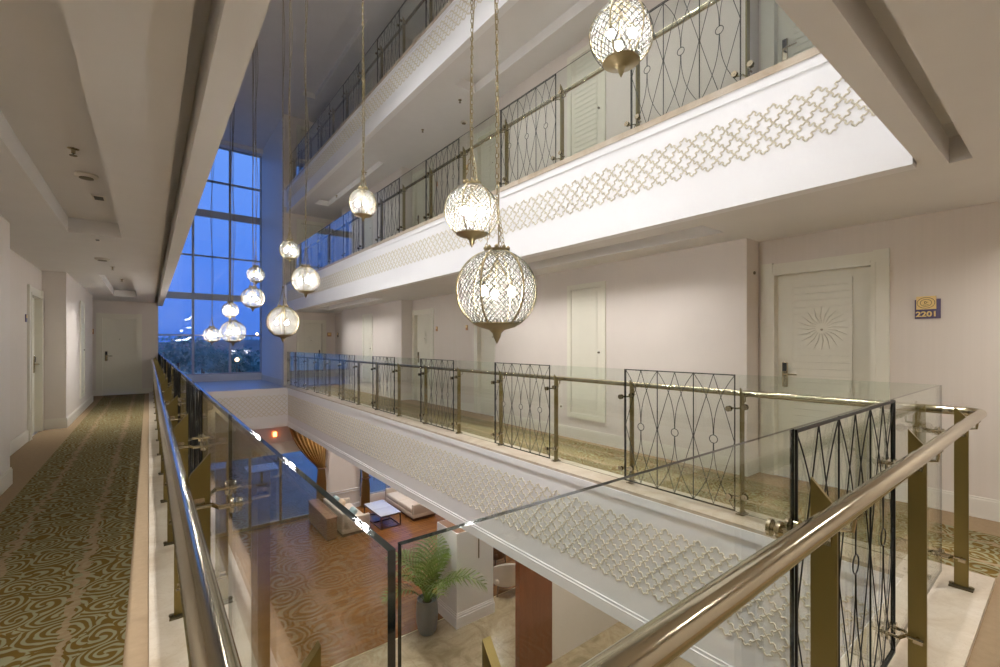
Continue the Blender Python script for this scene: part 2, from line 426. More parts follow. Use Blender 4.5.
# ------------------------------------------------------------------ moorish relief band
def relief_mb(length,z0,rows,pitch,half=.0065,proud=.006):
    """strip in local (x along, y out, z up): lattice of stepped diagonal ribs; rows may end in .5"""
    b=MB(); hp=pitch/2
    prof=[(0,0),(.26,.0),(.34,.115),(.47,.115),(.53,-.115),(.66,-.115),(.74,0),(1,0)]
    nr=int(round(rows*2)); nc=int(length/hp)
    def rib(p,q):
        d=(q[0]-p[0],q[1]-p[1]); n=(-d[1],d[0])
        pts=[(p[0]+d[0]*t_+n[0]*o_,p[1]+d[1]*t_+n[1]*o_) for t_,o_ in prof]
        base=len(b.v); k=len(pts)
        for i,(x,z) in enumerate(pts):
            a=pts[max(i-1,0)]; c=pts[min(i+1,k-1)]
            tx,tz=c[0]-a[0],c[1]-a[1]; l=sqrt(tx*tx+tz*tz); nx,nz=-tz/l*half,tx/l*half
            b.v+=[(x+nx,0,z+nz),(x+nx*.6,proud,z+nz*.6),(x-nx*.6,proud,z-nz*.6),(x-nx,0,z-nz)]
        for i in range(k-1):
            for j in range(3):
                u=base+i*4+j; b.face([u,u+1,u+5,u+4])
    for r in range(nr):
        for c in range(nc):
            if (r+c)%2==0: rib((c*hp,z0+r*hp),((c+1)*hp,z0+(r+1)*hp))
            else: rib(((c+1)*hp,z0+r*hp),(c*hp,z0+(r+1)*hp))
    return b
def profile_box(b,along,a0,a1,face,out,prof):
    """prof: list of (offset outward, z0, z1) boxes behind-to-front; out=+1/-1 direction of the visible side"""
    for o,za,zb,back in prof:
        if along=='y': b.box(face+out*o,face-out*back,a0,a1,za,zb)
        else: b.box(a0,a1,face+out*o,face-out*back,za,zb)
LOWP=[(0,-1.20,-.03,.10),(.018,-1.24,-1.12,.08),(.010,-1.12,-1.09,.05),(.012,-.075,.0,.05)]
def lowprof(): return LOWP
def add_relief(parent,loc,rz,length,z0,rows,pitch):
    o=relief_mb(length,z0,rows,pitch).build('relief_pattern',M['relief'],parent); o.location=loc; o.rotation_euler=(0,0,rz); return o
b=MB(); profile_box(b,'y',.60,15.84,3.56,-1,LOWP); f=struct('trim_6',b,M['fascia'],'white slab edge below the right balustrade with raised lattice pattern')
add_relief(f,(3.5598,.66,0),pi/2,15.1,-.875,4.5,.148)
b=MB(); profile_box(b,'y',.60,15.84,.36,1,LOWP); f=struct('trim_7',b,M['fascia'],'white slab edge below the left balustrade')
add_relief(f,(.3602,15.7,0),-pi/2,15.1,-.875,4.5,.148)
b=MB(); profile_box(b,'x',.36,3.56,15.80,-1,LOWP); f=struct('trim_8',b,M['fascia'],'white slab edge at the far end with raised lattice pattern')
add_relief(f,(3.53,15.7998,0),pi,3.15,-.875,4.5,.148)
b=MB(); profile_box(b,'x',.36,3.56,.64,1,LOWP); struct('trim_9',b,M['fascia'],'white slab edge below the near balustrade')
for L in (1,2):
    z=FL[L]; zb=(2.50,5.86)[L-1]; fx=3.68; hgt=z-zb
    b=MB(); profile_box(b,'y',.62,YE-.001,fx,-1,[(0,zb+.02,z-.03,.10),(.012,zb,zb+.135,.1),(.006,zb+.135,zb+.150,.05),(.008,z-.105,z-.028,.08)])
    f=struct('trim_%d'%(9+L),b,M['fascia'],'white gallery edge with a gold-lined star lattice band, %s gallery'%('lower' if L==1 else 'upper'))
    add_relief(f,(fx-.0002,.62,0),pi/2,15.7,zb+.345,2.5,.142)

# ------------------------------------------------------------------ ceilings
def tray_slab(x0,x1,y0,y1,z,th,trays,m='ceil',label=None,depth=.16):
    """ceiling slab with rectangular recesses (x0,x1,y0,y1)"""
    b=MB(); ys=sorted({y0,y1,*[q for t_ in trays for q in t_[2:]]})
    for a,c in zip(ys,ys[1:]):
        inn=[t_ for t_ in trays if t_[2]<=a and t_[3]>=c]
        x=x0
        for t_ in sorted(inn):
            if t_[0]-x>.001: b.box(x,t_[0],a,c,z,z+th)
            b.box(t_[0],t_[1],a,c,z+depth,z+th); x=t_[1]
        b.box(x,x1,a,c,z,z+th)
    return struct('ceiling',b,M[m],label)
# left corridor
tray_slab(-1.6,.128,YB,YE,2.62,.30,[(-.69,-.245,2.24,6.72),(-.69,-.245,10.5,14.9)],label='white left corridor ceiling with long recessed trays')
b=MB(); b.box(.128,.20,YB,YE,2.78,2.92); struct('ceiling',b,M['ceil'],'shadow groove beside the left ceiling beam')
b=MB(); b.box(.198,.316,.497,YE,2.53,3.5); b.box(.316,.33,.60,YE,3.5,9.2); struct('ceiling',b,M['ceil'],'white beam along the edge of left corridor ceiling')
# right corridor, three levels
for L in range(3):
    z=(2.535,5.88,9.2)[L]; fx=3.70
    tx=(4.16,4.58) if L<2 else (3.76,4.16)
    tray_slab(fx,5.6,YB,YE,z,(.62 if L<2 else .3),([(3.70,3.95,.394,.497)] if L==0 else [])+[(tx[0],tx[1],2.20,6.6),(tx[0],tx[1],10.5,14.9)],label='white gallery ceiling with recessed trays, level %d'%(L+1))
# near corridor ceiling: beam, groove, slab
b=MB(); b.box(.3161,3.699,.497,.613,2.53,9.2); struct('ceiling',b,M['ceil'],'white beam across the near end')
b=MB(); b.box(-1.6,3.699,YB,.394,2.535,2.9); struct('ceiling',b,M['ceil'],'white near corridor ceiling')
b=MB(); b.box(.128,3.699,.394,.50,2.70,2.9); struct('ceiling',b,M['ceil'],'shadow groove of the near ceiling')
# atrium roof
b=MB(); b.box(-.1,3.699,.5,YW+.3,9.2,9.45); b.box(-.1,3.9,YW-.35,YW,9.03,9.2); struct('ceiling',b,M['ceil'],'high flat roof of the atrium')
# back wall and lower shell
b=MB(); b.box(-1.6,5.6,YB-.2,YB,0,9.4); struct('wall_near',b,M['wall'],'wall behind the near corridor')
# return walls at the window bay
b=MB(); b.box(3.60,3.85,YE+.2,YW+.2,-.02,9.4); struct('wall_right',b,M['white'],'blue lit return wall beside tall window')
b=MB(); b.box(.0,.209,YE+.2,YW+.2,-.02,9.4); struct('wall_left',b,M['white'])
b=MB(); b.box(.0,.209,YE,YE+.2,2.9,9.4); b.box(.198,.209,16.0,YE,2.6,9.2); struct('wall_left',b,M['white'])
# ledge
b=MB(); b.box(.215,3.595,15.841,YW-.121,-.15,.0); struct('floor',b,M['ledge'],'flat grey ledge in front of the tall window')
b=MB(); b.box(.21,3.60,15.795,15.842,-.0295,.004); struct('trim_12',b,M['white'])
b=MB(); b.box(.21,3.60,YW-.12,YW+.12,0,.26); struct('trim_13',b,M['fascia'],'low sill wall under the tall window')
b=MB(); b.box(3.582,3.60,YE+.2,YW,0,.20); struct('baseboard_right',b,M['skirt'])

# ------------------------------------------------------------------ tall window
e=struct_empty('window_1','tall glazed window wall at the end of the atrium at dusk')
zs=[.27,1.755,3.22,4.765,6.395,7.655,9.02]; xs=[.23,1.304,2.503,3.58]
b=MB()
for x,wd in zip(xs,(.07,.075,.075,.05)): b.box(x-wd/2,x+wd/2,YW-.06,YW+.08,.26,9.03)
for z,wd in zip(zs,(.07,.05,.24,.05,.26,.06,.06)): b.box(.21,3.60,YW-.05,YW+.07,z-wd/2,z+wd/2)
b.build('window_frame',M['mull'],e)
b=MB()
b.box(.21,3.60,YW+.012,YW+.024,.26,9.03); b.build('window_glass',M['glass'],e)

# ------------------------------------------------------------------ balustrades (local x along, +y to the atrium, z up)
def post_mb(h=1.02):
    b=MB(); t_=.006
    b.prism([(-.122,.03),(-.064,.03),(-.064,1.05),(-.118,.985),(-.122,.975)],0,-t_,t_)
    return b
def post_base_mb():
    b=MB(); b.box(-.03,.03,-.142,-.044,0.028,.036)
    for y in (-.133,-.053): b.lathe([(.011,0),(.011,.010),(.006,.013)],8,(-.0,y,.036)); 
    b.box(-.016,.016,-.120,-.066,.036,.040)
    return b
def standoff_mb(z):
    b=MB()
    b.box(-.010,.010,-.110,-.080,z-.012,z+.012)
    for s_,dz in ((-.062,.012),(.062,-.012)):
        b.tube([(0,-.095,z+dz),(s_*.35,-.095,z+dz),(s_*.35,-.095,z+dz)],.007,8)
        b.tube([(s_*.35,-.115,z+dz),(s_*.35,-.06,z+dz),(s_,-.045,z+dz),(s_,.018,z+dz)],.0075,8)
        for y0_,y1_ in ((-.016,-.0075),(.0075,.016)): b.tube([(s_,y0_,z+dz),(s_,y1_,z+dz)],.0235,14)
    return b
def bracket_mb():
    b=MB(); b.tube([(0,-.122,.93),(0,-.152,.935),(0,-.157,.975)],.0065,8); b.box(-.02,.02,-.168,-.146,.972,.977); return b
def iron_mb(w,z0,z1):
    b=MB(); rc=.0022 if w>1.09 else .0031; rb=.0032 if w>1.09 else .0045; h=.006; y=-.0092
    def bar(x0,x1,za,zb,t_=.006): b.box(x0,x1,y-t_,y+t_,za,zb)
    bar(0,w,z1-.011,z1-.002,.0035); bar(0,w,z0,z0+.009,.0035); bar(0,.007,z0,z1-.002,.0035); bar(w-.007,w,z0,z1-.002,.0035)
    c=w/3; zm=(z0+z1)/2; H=(z1-z0)/2-.008; R=.034
    for k in (1,2): b.tube([(k*c,y,z0),(k*c,y,z1)],rb,8)
    for k in range(3):
        cx=(k+.5)*c; a=c/2-.004
        b.tube([(cx+R*cos(2*pi*i/18),y,zm+R*sin(2*pi*i/18)) for i in range(18)],rc*1.1,6,closed=True)
        for sx in (-1,1):
            for sz in (-1,1):
                pts=[]
                for i in range(13):
                    q=i/12; pts.append((cx+sx*(.002+a*q**2.3),y,zm+sz*(R+(H-R)*q)))
                b.tube(pts,rc,5)
                b.tube([(cx,y+.001,zm+sz*H),(cx+sx*a*.5,y+.001,zm+sz*H*.52),(cx+sx*a*.93,y+.001,zm+sz*H*.08),(cx+sx*a,y+.001,zm)],rc,5)
    return b
def glass_mb(w,z0,z1):
    b=MB(); b.box(0,w,-.005,.005,z0,z1)
    b.m=[1,1,0,1,0,1]   # faces: bottom, top, -y, +x, +y, -x
    return b
def balustrade(label,loc,rz,joints,iron,posts,rail,z0=.067,z1=1.162,group=None):
    e=thing('balustrade',label,'balustrade',loc,rz,group)
    for i,(a,c) in enumerate(zip(joints,joints[1:])):
        w=round(c-a-.005,4)
        g=link('glass_panel',cached(('g',w,z0,z1),lambda:glass_mb(w,z0,z1),[M['glass'],M['gedge']],'glass_panel'),e); g.location=(a+.0025,0,0)
        if i in iron:
            q=link('ironwork_panel',cached(('i',w,z0,z1),lambda:iron_mb(w,z0,z1),M['iron'],'ironwork_panel'),e,'black wrought iron panel of ovals and rings'); q.location=(a+.0025,0,0)
    for x in posts:
        p=link('post',cached('post',post_mb,M['steel'],'post'),e); p.location=(x,0,0)
        for nm,fn,mm,key in (('base_plate',post_base_mb,'darksteel','pb'),('glass_clamp',lambda:standoff_mb(.895),'chrome','s1'),('glass_clamp',lambda:standoff_mb(.185),'chrome','s2'),('rail_bracket',bracket_mb,'chrome','br')):
            link(nm,cached(key,fn,M[mm],nm),p)
    b=MB(); b.tube(rail,.0255,20); b.build('handrail',M['chrome'],e)
    return e
JR=[1.69+1.0575*k for k in range(14)]
RO=.155
# right, level 0: origin (3.70,0); local x=+Y, local y=-X
joints=[.515]+JR+[16.46]
joints=[j for i,j in enumerate(joints) if i==0 or j-joints[i-1]>.2]; joints[-1]=16.46
arc=lambda cx,cy,r,a0,a1,n=8:[(cx+r*cos(a0+(a1-a0)*k/n),cy+r*sin(a0+(a1-a0)*k/n)) for k in range(n+1)]
# handrail world path near the right corner: near rail Y=.345, far rail X=3.86
balustrade('long glass and ironwork balustrade along the right corridor',(3.70,0,0),pi/2,joints,[i for i in range(len(joints)-1) if i%2==1],
    [.62]+[j-.015 for j in joints[1:-1]]+[16.38],[(.40,-RO,1.0),(16.46,-RO,1.0)])
# left, level 0: local x=-Y measured from 16.46, local y=+X
jl=[16.46-.487]+[16.46-(1.80+1.0575*k) for k in range(14)]; jl=sorted(jl+[0.]); jl=[j for i,j in enumerate(jl) if i==0 or j-jl[i-1]>.3]; jl[-1]=16.46-.487
balustrade('long glass balustrade beside the left corridor running from the camera',(.222,16.46,0),-pi/2,jl,[i for i in range(len(jl)-1) if (len(jl)-2-i)%2==0 and i<len(jl)-2],
    [.08]+[j+.06 for j in jl[1:-1]]+[16.46-.548],[(0,-RO-.002,1.0),(16.46-.42,-RO-.002,1.0)])
# near end: origin (0,.499)
rail=[(.14,-RO+.003)]+[(3.78,-RO+.003)]+arc(3.79,-RO+.063,.065,-pi/2,0,6)
near=balustrade('short glass balustrade with one ironwork panel across the near end',(0,.499,0),0,[.234,1.438,2.554,3.69],[1],[.318,1.385,2.49,3.62],
    [(x,y,1.0) for x,y in [(.0645,-.08)]+arc(.1295,-RO+.003+.065,.065,pi,1.5*pi,6)+[(3.78,-RO+.003)]+arc(3.795,-RO+.068,.065,-pi/2,0,6)+[(3.86,-.09)]])
# galleries above
for L in (1,2):
    j=[.65]+JR+[16.46]; j=[q for i,q in enumerate(j) if i==0 or q-j[i-1]>.2]; j[-1]=16.46
    balustrade(('glass and ironwork balustrade of the first gallery above','glass and ironwork balustrade of the topmost gallery')[L-1],(3.80,0,FL[L]),pi/2,j,[i for i in range(len(j)-1) if i%2==1],
        [.75]+[q-.015 for q in j[1:-1]]+[16.38],[(.65,-RO,1.0),(16.46,-RO,1.0)])

# ------------------------------------------------------------------ pendant lamps
LAMPW=1.0
def shade_r(R,ph): return R*(1-.045*abs(sin(3*ph))**3)
def lat_pt(R,row,rows,ph,top=.30,bot=2.55):
    th=top+(bot-top)*row/rows
    r=shade_r(R,ph)*sin(th); return Vector((r*cos(ph),r*sin(ph),R*1.0*cos(th)))
def lattice_mb(R,N,rows,br):
    b=MB()
    def edge(p,q):
        n=(p+q).normalized(); t_=(q-p).normalized(); s_=t_.cross(n)*br
        base=len(b.v)
        for c in (p,q): b.v+=[tuple(c+s_),tuple(c+n*br*.9),tuple(c-s_)]
        for i in range(3):
            k=(i+1)%3; b.face([base+i,base+k,base+3+k,base+3+i])
    dp=pi/N
    for r in range(rows):
        for c in range(N):
            ph=2*dp*c+(dp if r%2 else 0)
            p=lat_pt(R,r,rows,ph)
            for s_ in (-1,1): edge(p,lat_pt(R,r+1,rows,ph+s_*dp))
    # end hoops
    for row,rr in ((0,br*1.6),(rows,br*1.6)):
        b.tube([lat_pt(R,row,rows,2*pi*k/48) for k in range(48)],rr,5,closed=True)
    return b
def liner_mb(R):
    b=MB(); rings=[]
    for i in range(15):
        rings.append([lat_pt(R*.955,i,14,2*pi*k/36) for k in range(36)])
    b.loft(rings,False,False); return b
def chain_mb(z0,z1,link_=.036,r=.0032,seg=8,sub=4):
    b=MB(); z=z0; k=0
    while z<z1:
        pts=[]
        for i in range(seg):
            a=2*pi*i/seg; u=.010*cos(a); w_=link_*.62*sin(a)
            pts.append((u,0,z+w_) if k%2 else (0,u,z+w_))
        b.tube(pts,r,sub,closed=True); z+=link_; k+=1
    return b
lampn=0
def lamp(X,Y,Z,D,label,fine):
    R=D/2
    e=thing('pendant_lamp',label,'pendant lamp',(X,Y,Z),random.uniform(0,1),'round filigree pendant lamps in the atrium')
    k=round(D,2)
    N,rows=(40,28) if k>.5 else ((34,23) if k>.4 else (28,18))
    br=.0029 if k>.5 else .0026
    link('lamp_shade',cached(('ls',k),lambda:lattice_mb(R,N,rows,br),M['filigree'],'lamp_shade'),e,'pierced filigree globe')
    link('glass_liner',cached(('ll',k),lambda:liner_mb(R),M['crystal'],'glass_liner'),e)
    for i in range(6):
        def ribm():
            b=MB(); b.tube([lat_pt(R*1.004,q,20,0) for q in range(21)],.0065*D/.5,6); return b
        q=link('rib',cached(('lr',k),ribm,M['brass'],'rib'),e); q.rotation_euler=(0,0,2*pi*i/6)
    zc=R*cos(.30); rc=R*sin(.30)
    def crown():
        b=MB(); b.lathe([(rc*1.02,zc-.008),(rc*1.08,zc),(rc*1.08,zc+.016),(rc*.9,zc+.02),(rc*.2,zc+.024)],24)
        for i in range(9):
            a=2*pi*i/9; b.lathe([(.014,0),(.016,.01),(.008,.022),(.001,.026)],6,(rc*.95*cos(a),rc*.95*sin(a),zc+.016))
        b.tube([(0,0,zc+.02),(0,0,zc-.05)],.012,8); return b
    link('top_crown',cached(('lc',k),crown,M['brass'],'top_crown'),e)
    zb=R*cos(2.55); rb=R*sin(2.55)
    def cap():
        b=MB(); b.lathe([(rb*1.03,zb+.004),(rb*1.05,zb-.004),(rb*.8,zb-.022*D/.5),(rb*.35,zb-.040*D/.5),(rb*.20,zb-.060*D/.5),(rb*.16,zb-.085*D/.5),(rb*.05,zb-.115*D/.5),(.002,zb-.125*D/.5)],24); return b
    link('bottom_finial',cached(('lb',k),cap,M['brass'],'bottom_finial'),e)
    zt=zc+.02; apex=zt+D*.62
    def sus():
        b=MB()
        for i in range(3):
            a=2*pi*i/3; n=max(3,int(D*.62/.034)); p0=Vector((rc*.95*cos(a),rc*.95*sin(a),zt)); p1=Vector((0,0,apex))
            ax=(p1-p0).normalized(); u=ax.cross(Vector((0,0,1))).normalized(); w_=ax.cross(u)
            for j in range(n):
                c=p0+(p1-p0)*(j+.5)/n; h_=(p1-p0).length/n*.62; d=u if j%2 else w_
                b.tube([c+ax*h_*sin(2*pi*q/8)+d*.009*cos(2*pi*q/8) for q in range(8)],.0028,4,closed=True)
        b.tube([(.018*cos(2*pi*q/12),0,apex+.018*sin(2*pi*q/12)) for q in range(12)],.004,5,closed=True)
        return b
    link('chain_hanger',cached(('lh',k),sus,M['brass'],'chain_hanger'),e)
    top=9.2-Z
    link('chain',chain_mb(apex+.02,top,.036 if fine else .05,.0032,8 if fine else 6,4 if fine else 3).mesh('chain',M['brass']),e)
    b=MB(); pts=[]; ph=random.uniform(0,6); n=26
    for i in range(n+1):
        q=i/n; z=zc+.03+(top-zc-.03)*q; am=.022*sin(pi*min(1,q*1.02))+.012*(1-q)
        pts.append((am*cos(ph+z*2.6)+.012,am*sin(ph*1.7+z*1.9),z))
    b.tube(pts,.0042,5); b.build('cable',M['brass'],e)
    b=MB(); b.lathe([(.06,0),(.06,-.02),(.03,-.045),(.012,-.05)],16,(0,0,top)); b.build('ceiling_rose',M['brass'],e)
    for i in range(3):
        def bm(): return MB().sphere((R*.40,0,-R*.05),.026 if k>.4 else .021,10,7,1.25)
        q=link('bulb',cached(('bu',k),bm,M['bulb'],'bulb'),e); q.rotation_euler=(0,0,2*pi*i/3+.5)
        def sk(): return MB().tube([(0,0,zc-.05),(R*.25,0,R*.35),(R*.40,0,R*.22),(R*.40,0,R*.08)],.008,6)
        s_=link('lamp_holder',cached(('sk',k),sk,M['brass'],'lamp_holder'),e); s_.rotation_euler=(0,0,2*pi*i/3+.5)
    return e
LAMPS=[
 (2.16,1.63,3.19,.36,'topmost pendant globe, hanging before the upper ironwork rail',1),
 (2.03,2.97,2.46,.43,'pendant globe hanging just above and behind the largest one',1),
 (1.92,2.50,1.78,.56,'largest pendant globe in the middle of the atrium',1),
 (1.99,5.18,3.06,.33,'small pendant globe hanging alone near the upper gallery, high centre',1),
 (1.93,8.42,3.04,.33,'small pendant globe beside the corner of blue lit wall, highest of the far group',0),
 (1.97,7.56,2.43,.43,'pendant globe in front of the end of upper gallery edge',0),
 (1.91,8.83,1.81,.56,'biggest globe of the far group, above the corner of the railing',0),
 (1.74,10.42,2.84,.33,'small pendant globe before the window, directly over a larger one',0),
 (1.56,9.66,2.29,.40,'medium globe right under the small one before the window edge',0),
 (1.41,11.47,2.16,.33,'small globe directly above the biggest lamp in front of window',0),
 (1.51,11.81,1.69,.50,'lowest large globe in front of the tall window',0),
 (1.18,12.65,1.63,.36,'lowest small globe farthest to the left in front of window',0)]
for a in LAMPS: lamp(*a)

# ------------------------------------------------------------------ signs and wall fittings
def sign(y,z,x,sg,label,col='amber',full=False,w=.075,h=.11):
    e=thing('room_sign',label,'sign',(x,y,z),-pi/2 if sg>0 else pi/2)
    MB().box(-w/2,w/2,-.012,-.001,-h/2,h/2).build('sign_plate',M[col],e)
    MB().box(-w/2+.008,w/2-.008,-.018,-.012,0,h/2-.008).build('sign_face',M['gold'],e)
    return e
e=thing('room_sign','gold and purple room number plate 2201 beside the near right door','sign',(5.312,.80,1.72),-pi/2)
MB().box(-.082,.082,-.012,-.001,-.095,.072).build('back_plate',M['purple'],e)
g=MB().box(-.070,.056,-.026,-.0115,-.014,.098).build('gold_plate',M['gold'],e)
b=MB(); cx,cz=-.008,.041
for rx,rz_ in ((.056,.046),(.036,.030)): b.tube([(cx+rx*cos(2*pi*i/40),-.0265,cz+rz_*sin(2*pi*i/40)) for i in range(40)],.0016,5,closed=True)
b.tube([(cx-.008,-.0265,cz+.012),(cx-.008,-.0265,cz-.006)],.0022,5); b.tube([(cx-.008,-.0265,cz+.012),(cx+.003,-.0265,cz+.009),(cx+.004,-.0265,cz-.002),(cx-.008,-.0265,cz-.006)],.002,5)
b.tube([(cx+.010,-.0265,cz+.008),(cx+.013,-.0265,cz+.002)],.002,5); b.tube([(cx-.018,-.0265,cz-.016),(cx,-.0265,cz-.019),(cx+.018,-.0265,cz-.016)],.0014,5)
b.build('emblem',M['darkwood'],e)
cu=bpy.data.curves.new('number','FONT'); cu.body='2201'; cu.size=.062; cu.extrude=.003; cu.offset=.0018; cu.align_x='CENTER'; cu.materials.append(M['gold'])
tmp=bpy.data.objects.new('tmp',cu); nm_=bpy.data.meshes.new_from_object(tmp); bpy.data.objects.remove(tmp); nm_.name='number'
o=link('number',nm_,e); o.rotation_euler=(pi/2,0,0); o.location=(-.006,-.015,-.076); o.scale=(1.12,1,1)
sign(7.954,1.76,5.312,1,'small amber sign to the right of two between the middle right doors')
sign(9.214,1.77,5.312,1,'small amber sign beside the middle right guest room door frame')
sign(9.25,1.78,-1.392,-1,'dark sign on the left wall in front of the left door','purple')
e=thing('room_sign','small amber sign on the end wall beside the right end door','sign',(5.10,YE,1.765)); MB().box(-.07,.07,-.012,-.001,-.07,.07).build('sign_plate',M['amber'],e); MB().box(-.05,.05,-.018,-.012,-.03,.05).build('sign_face',M['gold'],e)
e=thing('room_sign','small amber sign on the end wall left of the left end door','sign',(-1.235,YE,1.76)); MB().box(-.05,.05,-.012,-.001,-.07,.07).build('sign_plate',M['amber'],e); MB().box(-.035,.035,-.018,-.012,-.02,.05).build('sign_face',M['gold'],e)
sign(16.2,1.745,5.312,1,'narrow dark sign in the far right corner','darkwood',w=.10,h=.16)
for y,lb in ((7.954,'amber sign seen through the lower gallery ironwork'),(9.214,'amber sign on the lower gallery wall beside a door')):
    sign(y,FL[1]+1.70,5.312,1,lb)
e=thing('wall_socket','small square wall socket below the near service panel','socket',(5.02,4.90,.45),-pi/2)
MB().bbox(-.04,.04,-.010,-.001,-.04,.04,.006).build('socket_plate',M['skirt'],e); MB().tube([(0,-.010,0),(0,-.013,0)],.018,12).build('socket_face',M['darksteel'],e)
e=thing('wall_sensor','tiny round sensor on the side of the near right wall bay','sensor',(5.19,2.168,2.18)); MB().tube([(0,0,0),(0,-.012,0)],.018,12).build('sensor_body',M['darksteel'],e)

# ceiling fittings
def detector(x,y,z,label,r=.055):
    e=thing('smoke_detector',label,'smoke detector',(x,y,z))
    MB().lathe([(r,0),(r,-.014),(r*.8,-.026),(r*.2,-.028)],20).build('housing',M['skirt'],e)
    MB().lathe([(r*.6,-.024),(r*.62,-.032),(r*.2,-.034)],20).build('grille',M['darksteel'],e)
def vent(x,y,z,label,w=.10,d=.16):
    e=thing('ceiling_vent',label,'vent',(x,y,z)); MB().box(-w/2,w/2,-d/2,d/2,-.006,-.001).build('vent_frame',M['skirt'],e); MB().box(-w*.33,w*.33,-d*.38,d*.38,-.009,-.006).build('vent_slot',M['black'],e)
def sprinkler(x,y,z,label):
    z+=.003
    e=thing('sprinkler',label,'sprinkler',(x,y,z)); MB().lathe([(.035,0),(.032,-.006),(.012,-.010),(.012,-.035),(.004,-.04)],14).build('rose',M['chrome'],e); MB().lathe([(.022,-.05),(.022,-.053),(.003,-.055)],12).build('deflector',M['darksteel'],e); MB().tube([(0,0,-.035),(0,0,-.052)],.003,6).build('stem',M['darksteel'],e)
ZT=2.78
sprinkler(-.42,4.35,ZT,'brass sprinkler head in the near ceiling tray of left corridor')
detector(-.40,4.95,ZT,'round smoke detector in the near ceiling tray of left corridor',.075)
vent(-.37,5.65,ZT,'small dark vent in the near ceiling tray of left corridor')
vent(-.47,7.0,2.62,'tiny dark vent past the end of the near left ceiling tray',.05,.10)
detector(-.52,8.5,2.62,'flat round detector on the left ceiling between the two trays',.085)
sprinkler(-.45,9.3,2.62,'sprinkler head on the left ceiling between the two trays')
sprinkler(-.45,12.4,ZT,'sprinkler head in the far ceiling tray of left corridor')
for x,y,lb in ((4.493,6.96,'dark sprinkler on lower gallery ceiling nearest the camera'),(4.5,8.4,'dark sprinkler on lower gallery ceiling between the trays'),(4.45,11.4,'dark sprinkler on lower gallery ceiling near far bay'),(4.45,13.7,'dark sprinkler on lower gallery ceiling at the far end')):
    sprinkler(x,y,5.88,lb)
detector(5.0,7.6,5.88,'round detector on the lower gallery ceiling',.07)
detector(4.7,7.3,2.535,'round detector on the right corridor ceiling',.08)

# ------------------------------------------------------------------ lobby
b=MB(); b.box(-1.6,9.5,8.70,YE+.2,LOB-.1,LOB); struct('floor',b,M['parquet'],'dark brown parquet floor of the lobby')
b=MB(); b.box(-1.6,9.5,YB,8.68,LOB-.1,LOB); struct('floor',b,M['tile'],'beige marble tile floor of the lobby')
b=MB(); b.box(-1.6,9.5,8.68,8.70,LOB-.1,LOB+.003); struct('trim_14',b,M['gold_trim'],'metal strip between parquet and marble floor')
b=MB(); b.box(-1.8,-1.6,YB,YE+.2,LOB,.0); struct('wall_left',b,M['wall'])
b=MB(); b.box(9.5,9.7,YB,YE+.2,LOB,.0); struct('wall_right',b,M['wall'])
b=MB(); b.box(-1.8,9.7,YB-.2,YB,LOB,.0); struct('wall_near',b,M['wall'])
# end wall with two openings
LY=16.70
b=MB()
b.box(-1.8,.10,LY,LY+.25,LOB,LOBC); b.box(.10,4.95,LY,LY+.25,-2.25,LOBC); b.box(4.95,6.30,LY,LY+.25,LOB,LOBC); b.box(6.30,9.7,LY,LY+.25,LOB,-4.36); b.box(6.30,9.7,LY,LY+.25,-1.9,LOBC)
struct('wall_end',b,M['wall'],'cream end wall of the lobby')
b=MB(); b.box(.05,5.0,LY-.05,LY+.01,-2.30,-1.92); struct('trim_15',b,M['skirt'],'cream pelmet over the lobby doors')
b=MB()
for z,p_ in ((LOB,.03),(LOB+.14,.02),(LOB+.62,.02),(LOB+.70,.03)): b.box(4.97,6.28,LY-p_,LY,z,z+(.14 if z==LOB else .03))
struct('baseboard_end',b,M['white'],'white wainscot moulding on the lobby end wall')
e=struct_empty('window_2','sliding glass doors at the end of the lobby')
b=MB()
for x in (.12,1.05,1.98,2.62,3.55,4.93): b.box(x-.035,x+.035,LY+.05,LY+.13,LOB,-2.25)
b.box(.10,4.95,LY+.05,LY+.13,LOB,LOB+.10); b.box(.10,4.95,LY+.05,LY+.13,-2.33,-2.25)
b.build('window_frame',M['gold_trim'],e); MB().box(.10,4.95,LY+.08,LY+.092,LOB+.05,-2.3).build('window_glass',M['glass'],e)
e=struct_empty('window_3','lobby window behind the cream sofa')
b=MB(); 
for x in (6.32,7.4,8.5,9.45): b.box(x-.03,x+.03,LY+.05,LY+.12,-4.36,-1.9)
b.box(6.30,9.5,LY+.05,LY+.12,-4.38,-4.31); b.box(6.30,9.5,LY+.05,LY+.12,-1.96,-1.9); b.build('window_frame',M['mull'],e); MB().box(6.30,9.5,LY+.08,LY+.09,-4.36,-1.9).build('window_glass',M['glass'],e)
